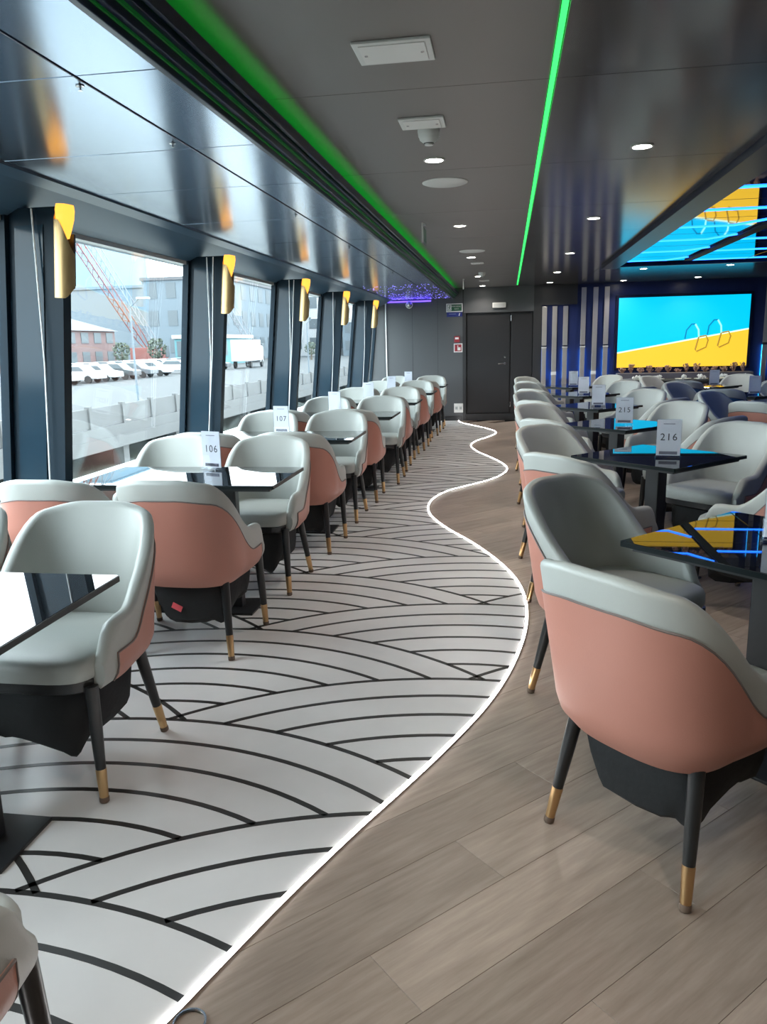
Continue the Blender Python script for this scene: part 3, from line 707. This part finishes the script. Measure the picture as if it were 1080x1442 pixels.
    # fabric pouch slung under the seat
    rr = random.Random(3); mb = MB(); N = 36; prof = [(1.0, .385), (1.02, .35), (1.03, .30), (1.0, .24), (.95, .19), (.80, .165), (.5, .158)]
    for sc, z in prof:
        for k in range(N):
            a = 2*PI*k/N; c, s = math.cos(a), math.sin(a); e = 2/5.0
            wv = 1+.025*math.sin(5*a+z*20)+.02*rr.uniform(-1, 1)
            zz = z - (.035*math.sin(2*a+.6)+.02*math.sin(5*a))*sm(.33, .2, z) if z < .33 else z
            zz = z + (0 if z > .33 else (.030*math.sin(2*a+.6)+.018*math.sin(5*a+1)))
            mb.v.append((.195*sc*wv*math.copysign(abs(c)**e, c), .02+.195*sc*wv*math.copysign(abs(s)**e, s), zz))
    m = len(prof); mb.f = [(i*N+k, i*N+(k+1) % N, (i+1)*N+(k+1) % N, (i+1)*N+k) for i in range(m-1) for k in range(N)]+[tuple(range(N-1, -1, -1)), tuple((m-1)*N+k for k in range(N))]
    G['pouch'] = mb.mesh('underseat_pouch', 'pouch', smooth=True)
    return G
CG = make_chair_meshes()
def make_chair(blue=False):
    r = empty('tub_chair')
    link('liner', CG['liner'], r)
    o = link('outer_shell', CG['outer_shell_blue' if blue else 'outer_shell'], r); tag(o, 'dark blue outer back panel' if blue else 'dusty pink outer back panel')
    link('piping', CG['piping'], o)
    link('seat_cushion', CG['seat_cushion'], r); link('seat_base', CG['seat_base'], r); tag(link('underseat_pouch', CG['pouch'], r), 'black fabric pouch slung under the seat')
    for k in ('f-1', 'f1', 'r-1', 'r1'):
        l = link('leg', CG['leg'+k], r); tag(link('ferrule', CG['fer'+k], l), 'brass foot sleeve'); link('foot_pad', CG['pad'+k], l)
    return r
chairP = [None]; chairB = [None]
def place_chair(x, y, face, label, group, blue=False, z=0.0):
    """face: angle of the direction the sitter looks, 0 = +Y, counter-clockwise"""
    ref = chairB if blue else chairP
    if ref[0] is None: o = ref[0] = make_chair(blue)
    else: o = copy_tree(ref[0])
    o.location = (x, y, z); o.rotation_euler.z = face
    tag(o, label, 'chair', group); return o

# ------------------------------------------------------------------ tables
TT = .76
def plate_poly(hx, hy, ch):
    return [(-hx+ch, -hy), (hx-ch, -hy), (hx, -hy+ch), (hx, hy-ch), (hx-ch, hy), (-hx+ch, hy), (-hx, hy-ch), (-hx, -hy+ch)]
def glass_top(r, hx, hy):
    t = MB().prism(plate_poly(hx-.002, hy-.002, .006), TT-.020, TT).build('glass_top', 'table_glass', r, bevel=.0015, bseg=1)
    MB().prism(plate_poly(hx-.03, hy-.03, .006), TT-.036, TT-.020).build('sub_frame', 'table_leg', r)
    e = MB(); out = plate_poly(hx, hy, .007); inn = plate_poly(hx-.0025, hy-.0025, .006); k = len(out)
    e.add([(x, y, TT-.0195) for x, y in out]+[(x, y, TT-.0015) for x, y in out]+[(x, y, TT-.0015) for x, y in inn]+[(x, y, TT-.0195) for x, y in inn],
          [(i, (i+1) % k, k+(i+1) % k, k+i) for i in range(k)]+[(k+i, k+(i+1) % k, 2*k+(i+1) % k, 2*k+i) for i in range(k)]+[(3*k+i, 3*k+(i+1) % k, (i+1) % k, i) for i in range(k)])
    e.build('edge_band', 'table_edge', t)
def window_table():
    r = empty('window_table'); glass_top(r, .555, .305)
    MB().box(-.36, .34, -.13, .13, 0, .012).build('base_plate', 'table_leg', r, bevel=.003)
    for sx in (-.25, .18):
        MB().box(sx-.07, sx+.07, -.03, .03, .012, TT-.03).build('column', 'table_leg', r, bevel=.006)
    return r
def square_table():
    r = empty('square_table'); glass_top(r, .36, .36)
    c = MB().box(-.045, .045, -.045, .045, .012, TT-.03).build('column', 'table_leg', r, bevel=.006)
    MB().box(-.21, .21, -.21, .21, 0, .012).build('base_plate', 'table_leg', r, bevel=.003)
    return r
def make_sign(num):
    r = empty('table_sign')
    MB().box(-.070, .070, -.032, .032, 0, .010).build('foot', 'acrylic', r, bevel=.002)
    MB().box(-.070, .070, -.006, -.003, .010, .225).build('front_sheet', 'acrylic', r)
    MB().box(-.070, .070, .003, .006, .010, .225).build('back_sheet', 'acrylic', r)
    cd = MB().box(-.066, .066, -.0022, .0022, .014, .221).build('card', 'sign_card', r)
    MB().box(-.05, .05, -.0030, -.0022, .020, .038).build('footer_bar', 'ink_soft', cd)
    MB().box(-.032, .032, -.0030, -.0022, .196, .200).build('header_line', 'ink_soft', cd)
    if num:
        t = link('number', text_mesh(num, .058, 'ink'), cd, (0, -.0026, .120)); t.rotation_euler.x = PI/2
    return r

WT = [(1.85, -1.745), (3.99, -1.715), (5.86, -1.685), (7.65, -1.645), (9.42, -1.605), (11.17, -1.575), (12.92, -1.545)]
def lift(x, y): return TZ if x < led_x(y) else 0.0
wt = None; sg = {}
for i, (y, x) in enumerate(WT):
    o = wt = window_table() if wt is None else copy_tree(wt)
    o.location = (x, y, TZ); tag(o, 'long black glass table by the windows, %s from the camera' % ORD[i], 'table', 'window tables')
    for side, dx in (('aisle', .215), ('window', -.385)):
        for dy, f, nm in ((-.485, 0, 'back to the camera'), (.475, PI, 'facing the camera')):
            if i == 6 and dy > 0: pass
            jx, jr = random.uniform(-.012, .012), random.uniform(-.04, .04)
            cx_, cy_ = x+dx+jx, y+dy
            if i == 3 and dy > 0: cx_ += .075 if dx > 0 else .075
            if i == 0 and dy < 0 and dx > 0: cx_, cy_ = -1.07, .84
            if i == 0 and dy < 0 and dx < 0: cx_, cy_ = -1.95, .90
            place_chair(cx_, cy_, f+jr, 'grey and pink tub chair, %s, %s side of the %s window table' % (nm, side, ORD[i]), 'tub chairs at the window tables', z=TZ)
    if i > 0:
        num = {1: '106', 2: '107'}.get(i)
        s_ = make_sign(num); s_.location = (x+(.04 if i == 1 else -.10), y+.20 if i == 1 else y+.12, TT+TZ); s_.rotation_euler.z = -.35 if i == 1 else -.2
        tag(s_, 'clear table number stand on the %s window table' % ORD[i]+(' reading %s' % num if num else ''), 'table sign', 'table number stands')
# bright red tag on the pouch of the second window table's aisle chair
for o in list(bpy.data.objects):
    if o.name.startswith('tub_chair') and 'back to the camera, aisle side of the second window table' in o.get('label', ''):
        p = [c for c in o.children if c.name.startswith('underseat_pouch')][0]
        T_ = Matrix.Translation((-.045, -.19, .235)) @ Matrix.Rotation(.45, 4, 'Y') @ Matrix.Rotation(.1, 4, 'X')
        tag(MB().box(-.026, .026, -.002, .002, -.015, .015, T_).build('pouch_tag', 'tag_red', p), 'small bright red tag')

RT = [(.90, 2.70), (.89, 4.77), (.90, 6.60), (.90, 8.45), (.92, 10.3), (.94, 12.15)]
st0 = None
def cluster(cx, cy, label_t, short, group_c, blue=(), skip=(), num=None, sign_at=(.03, -.12), sign_rot=0, no_sign=False):
    global st0
    o = st0 = square_table() if st0 is None else copy_tree(st0)
    o.location = (cx, cy, 0); o.rotation_euler.z = PI/4; tag(o, label_t, 'table', 'square black glass tables')
    for nm, dx, dy, f in (('near left', -.42, -.54, -PI/4), ('far left', -.45, .36, -3*PI/4), ('far right', .46, .47, 3*PI/4), ('near right', .47, -.47, PI/4)):
        if nm in skip: continue
        b = nm in blue
        if b: f = -.15
        look = 'grey tub chair with dark blue back' if b else 'grey and pink tub chair'
        place_chair(cx+dx, cy+dy, f+random.uniform(-.05, .05), '%s, %s corner of the %s' % (look, nm, short), group_c, b)
    if not no_sign:
        s_ = make_sign(num); s_.location = (cx+sign_at[0], cy+sign_at[1], TT); s_.rotation_euler.z = sign_rot
        tag(s_, 'clear table number stand on the %s' % short+(' reading %s' % num if num else ''), 'table sign', 'table number stands')
for i, (x, y) in enumerate(RT):
    cluster(x, y, 'square black glass table set diagonally, %s beside the aisle' % ORD[i], '%s aisle square table' % ORD[i], 'tub chairs at the aisle square tables',
            num={1: '216', 2: '215'}.get(i), sign_at=(.03, .0) if i == 0 else (.04, -.10), sign_rot=-.5 if i == 0 else -.15)
for i, (x, y, bl, sk) in enumerate([(2.78, 8.0, (), ('near right', 'far right')), (2.78, 9.85, ('near left',), ()), (2.78, 11.70, ('near left',), ())]):
    cluster(x, y, 'square black glass table, %s in the row on the screen side' % ORD[i], '%s screen side table' % ORD[i], 'tub chairs on the screen side', blue=bl, skip=sk, no_sign=(i == 0), sign_at=(.1, -.1))

# ------------------------------------------------------------------ outside: river, pier, quay, town
MO = {}
def om(name, col, rough=.8, **k):
    M[name] = mat(name, col, rough, **k)
om('water', (0.17, 0.175, 0.15), .12, bump=.25, bscale=2.0); om('concrete', (0.085, 0.086, 0.087), .85, noise=.25, nscale=.6); om('asphalt', (0.03, 0.033, 0.035), .9, noise=.15, nscale=.3)
om('brick_far', (0.13, 0.082, 0.08)); om('roof_far', (0.09, 0.09, 0.095)); om('white_far', (0.30, 0.31, 0.32)); om('tower_far', (0.13, 0.20, 0.25)); om('grey_far', (0.105, 0.13, 0.15)); om('glass_far', (0.07, 0.085, 0.095), .5)  # muted brick and glass albedo stands in for distance haze
om('teal_far', (0.08, 0.19, 0.21)); om('crane_red', (0.20, 0.075, 0.065)); om('crane_grey', (0.20, 0.21, 0.23)); om('car_white', (0.36, 0.37, 0.38), .3); om('car_grey', (0.10, 0.11, 0.12), .3); om('car_dark', (0.05, 0.055, 0.06), .3); om('tyre', (0.02, 0.02, 0.02))
om('leaf', (0.065, 0.08, 0.06), .9, noise=.3, nscale=3); om('trunk', (0.10, 0.08, 0.06))
wt_ = MB().box(-16.5, -2.9, -60, 320, -3.0, -2.4).build('river_water', 'water'); tag(wt_, 'murky river water between the boat and the pier', 'water', kind='stuff')
pier = empty('pier', (-13, 0, 0)); tag(pier, 'concrete pier with parapet on piles along the river', 'pier')
MB().box(-3.5, 0, -10, 130, -1.35, -1.0).build('deck', 'concrete', pier)
MB().box(-.25, .05, -10, 130, -1.75, -1.35).build('edge_beam', 'concrete', pier)
pp = MB().box(-.2, .2, -.2, .2, -2.4, -1.35).mesh('pile', 'concrete'); pr = MB().box(-.06, .0, -1.02, 1.02, -.98, -.35).mesh('parapet_panel', 'concrete'); po = MB().box(-.10, .06, -.09, .09, -1.0, -.28).mesh('parapet_post', 'concrete')
for k in range(24):
    link('pile', pp, pier, (-.3, 3+4.4*k, 0))
for k in range(46):
    link('parapet_panel', pr, pier, (-.1, 4.1+2.2*k, 0)); link('parapet_post', po, pier, (-.1, 3+2.2*k, 0))
quay = MB().box(-260, -16.5, -60, 320, -3.0, -1.2).build('quay_ground', 'asphalt'); tag(quay, kind='structure')
def at(k, dirx, X):   # point on the ground at lateral distance X in the direction (dy per unit x)
    return (-X, dirx*X)
def car(x, y, rz, col, label):
    r = empty('parked_car', (x, y, -1.2), rz); tag(r, label, 'car', 'cars parked on the quay')
    pf = [(-2.2, .35), (-2.2, .80), (-1.3, .95), (-.7, 1.45), (.9, 1.48), (1.7, 1.0), (2.2, .90), (2.2, .35)]
    b = MB(); n = len(pf); b.add([(-.86, x_, z_) for x_, z_ in pf]+[(.86, x_, z_) for x_, z_ in pf], [tuple(range(n)), tuple(range(2*n-1, n-1, -1))]+[(i, i+n, (i+1) % n+n, (i+1) % n) for i in range(n)])
    b.build('body', col, r, bevel=.05, bseg=1)
    g = MB(); q = [(-1.05, 1.02), (-.66, 1.38), (.84, 1.40), (1.4, 1.03)]
    for sx in (-.875, .865): g.add([(sx, a, z) for a, z in q]+[(sx+.01, a, z) for a, z in q], [(0,1,2,3),(7,6,5,4),(0,4,5,1),(1,5,6,2),(2,6,7,3),(3,7,4,0)])
    g.add([(-.72, -1.25, 1.0), (.72, -1.25, 1.0), (.66, -.74, 1.43), (-.66, -.74, 1.43)], [(0,1,2,3)])
    g.add([(-.72, 1.68, 1.03), (.72, 1.68, 1.03), (.66, .95, 1.46), (-.66, .95, 1.46)], [(3,2,1,0)])
    g.build('windows', 'glass_far', r)
    for sx in (-.8, .8):
        for sy in (-1.35, 1.35):
            t = MB().lathe([(.32, -.1), (.32, .1)], 14); t.v = [(z+sx, y_+sy, x_+.32) for x_, y_, z in t.v]; t.build('wheel', 'tyre', r)
cols_ = ['car_white', 'car_white', 'car_grey', 'car_white', 'car_dark']; cn = {'car_white': 'white', 'car_grey': 'grey', 'car_dark': 'dark'}
ci = 0
for row, X in enumerate((36, 44)):
    for j in range(11):
        y = (58 if row == 0 else 74)+3.4*j+random.uniform(-.3, .3)
        if random.random() < .1: continue
        c = cols_[(ci*3+row) % 5]; car(-X, y, PI/2+random.uniform(-.05, .05), c, '%s car parked on the quay, %s along the %s row' % (cn[c], ORD[j], ['front', 'back'][row])); ci += 1
def building(name, label, X0, X1, Yc0, Yc1, h, wallm, rows=0, colsn=0, roof=None, band=False):
    r = empty(name, (-(X0+X1)/2, (Yc0+Yc1)/2, -1.2)); tag(r, label, 'building')
    hx, hy = abs(X1-X0)/2, abs(Yc1-Yc0)/2
    MB().box(-hx, hx, -hy, hy, 0, h).build('walls', wallm, r)
    if roof == 'hip':
        q = MB(); q.add([(-hx-.5, -hy-.5, h), (hx+.5, -hy-.5, h), (hx+.5, hy+.5, h), (-hx-.5, hy+.5, h), (0, -hy*.4, h+2.6), (0, hy*.4, h+2.6)], [(0,1,4),(1,2,5,4),(2,3,5),(3,0,4,5),(3,2,1,0)]); q.build('roof', 'roof_far', r)
    elif roof: MB().box(-hx-.3, hx+.3, -hy-.3, hy+.3, h, h+.6).build('roof', roof, r)
    if band:
        for z in band: MB().box(-hx-.15, hx+.15, -hy-.15, hy+.15, z, z+.5).build('cornice', 'grey_far', r)
    for a in range(rows):
        for b in range(colsn):
            z = h*(a+.35)/rows; y = -hy+2*hy*(b+.5)/colsn; wy = hy/colsn*.55; wz = h/rows*.28
            MB().box(hx, hx+.08, y-wy, y+wy, z, z+2*wz).build('window', 'glass_far', r)
            if b < 4:
                x = -hx+2*hx*(b+.5)/4; MB().box(x-hx/4*.5, x+hx/4*.5, -hy-.08, -hy, z, z+2*wz).build('window', 'glass_far', r)
    return r
building('brick_building', 'red brick building with a grey hipped roof on the quay', 62, 74, 96, 118, 5.6, 'brick_far', 2, 6, 'hip')
building('white_building', 'long white industrial building with cornice bands behind the cars', 100, 118, 176, 232, 13.5, 'white_far', 0, 0, 'white_far', band=(9.5, 12.0))
building('pale_tower', 'pale blue tower block rising behind the white building', 130, 150, 236, 276, 44, 'tower_far', 0, 0, 'tower_far')
building('grey_warehouse', 'large grey blue warehouse right of the white building', 78, 98, 166, 215, 16, 'grey_far', 0, 0, 'grey_far')
building('grey_hall', 'grey hall with a flat roof seen through the second window', 56, 72, 150, 196, 16, 'grey_far', 3, 8, 'roof_far')
building('teal_kiosk', 'low teal building beside the white truck', 46, 52, 118, 138, 4.2, 'teal_far', 1, 5, 'white_far')
building('grey_office_block', 'pale grey office block seen through the third window', 44, 62, 204, 246, 26, 'white_far', 5, 7, 'grey_far')
building('low_terminal', 'low grey terminal with window band seen through the far windows', 30, 40, 190, 260, 8, 'grey_far', 2, 8, 'white_far')
# crawler crane with two booms
def crane(x, y, tip, label, boom):
    r = empty('crane', (x, y, -1.2)); tag(r, label, 'crane')
    for sx in (-1.3, 1.3): MB().box(sx-.4, sx+.4, -2.6, 2.6, 0, .9).build('track', 'tyre', r, bevel=.15)
    MB().box(-1.6, 1.6, -2.2, 2.4, .9, 3.0).build('body', 'crane_red', r, bevel=.1)
    MB().box(.6, 1.7, 1.2, 2.8, 1.2, 3.3).build('cab', 'glass_far', r, bevel=.08)
    t = Vector(tip); b0 = Vector((0, 1.5, 2.6)); d = t-b0; a = d.normalized(); s1 = a.cross(Vector((0, 0, 1))).normalized(); s2 = s1.cross(a)
    lat = MB(); k = 16
    for i in range(4):
        o_ = (s1*(1 if i in (0, 1) else -1)+s2*(1 if i in (0, 2) else -1))*.55
        lat.tube([b0+o_*.5, b0+d*.1+o_, b0+d*.92+o_, t], .09, 5)
    for i in range(k):
        p, q = b0+d*(.1+.82*i/k), b0+d*(.1+.82*(i+1)/k)
        lat.tube([p+(s1+s2)*.55, q+(s1-s2)*.55], .05, 4); lat.tube([p-(s1+s2)*.55, q-(s1-s2)*.55], .05, 4); lat.tube([p+(s1-s2)*.55, q-(s1+s2)*.55], .05, 4)
    lat.build('lattice_boom', boom, r)
    MB().tube([t, t+Vector((0, 0, -6))], .04, 4).build('hoist_rope', 'crane_grey', r)
    return r
crane(-62, 128, (-3, -20, 24), 'red crane with a long lattice boom leaning left', 'crane_red')
crane(-64, 136, (-4, -16, 24), 'second crane with a thin grey boom beside the red one', 'crane_grey')
crane(-50, 150, (-6, -14, 22), 'crane with a grey boom seen through the second window', 'crane_grey')
tr = empty('box_truck', (-34, 100, -1.2), .1); tag(tr, 'white box truck standing on the quay', 'truck')
MB().box(-1.2, 1.2, -4, 3, .9, 3.6).build('cargo_box', 'white_far', tr, bevel=.05); MB().box(-1.1, 1.1, 3.1, 5, .6, 2.8).build('cab', 'car_white', tr, bevel=.2)
for sx in (-1, 1):
    for sy in (-2.8, 3.9):
        t = MB().lathe([(.5, -.15), (.5, .15)], 14); t.v = [(z+sx, y_+sy, x_+.5) for x_, y_, z in t.v]; t.build('wheel', 'tyre', tr)
def tree(x, y, h, label):
    r = empty('tree', (x, y, -1.2)); tag(r, label, 'tree', 'trees on the quay')
    MB().tube([(0, 0, 0), (.1, 0, h*.35), (0, .1, h*.6)], [.22, .17, .08], 7).build('trunk', 'trunk', r)
    lf = MB()
    for k in range(260):
        a, b = random.uniform(0, 2*PI), random.uniform(-1, 1); rr = h*.34*random.random()**.35*math.sqrt(1-b*b*.8)
        c = Vector((rr*math.cos(a), rr*math.sin(a), h*.62+b*h*.32)); s = h*.05
        n1 = Vector((random.gauss(0, 1), random.gauss(0, 1), random.gauss(0, 1))).normalized(); n2 = n1.orthogonal().normalized()
        lf.add([c+n1*s, c+n2*s*.8, c-n1*s, c-n2*s*.8], [(0,1,2,3)])
    tag(lf.build('foliage', 'leaf', r), kind='stuff')
for k, (x, y, h) in enumerate([(-58, 112, 4.0), (-56, 120, 4.6), (-54, 127, 3.6), (-40, 140, 4.0), (-37, 146, 3.5), (-34, 152, 4.0), (-30, 168, 5.0)]):
    tree(x, y, h, 'leafy tree on the quay, %s counting away from the brick building' % ORD[k])
for k in range(7):
    y = 24+11*k; r = empty('lamp_post', (-17.5, y, -1.2)); tag(r, 'thin grey lamp post on the pier road, %s from the boat' % ORD[k], 'lamp post', 'lamp posts on the quay')
    MB().tube([(0, 0, 0), (0, 0, 4.6), (.5, 0, 5.0)], [.06, .045, .035], 7).build('pole', 'grey_far', r); MB().box(.4, 1.0, -.12, .12, 4.95, 5.05).build('lamp_head', 'white_far', r, bevel=.02)
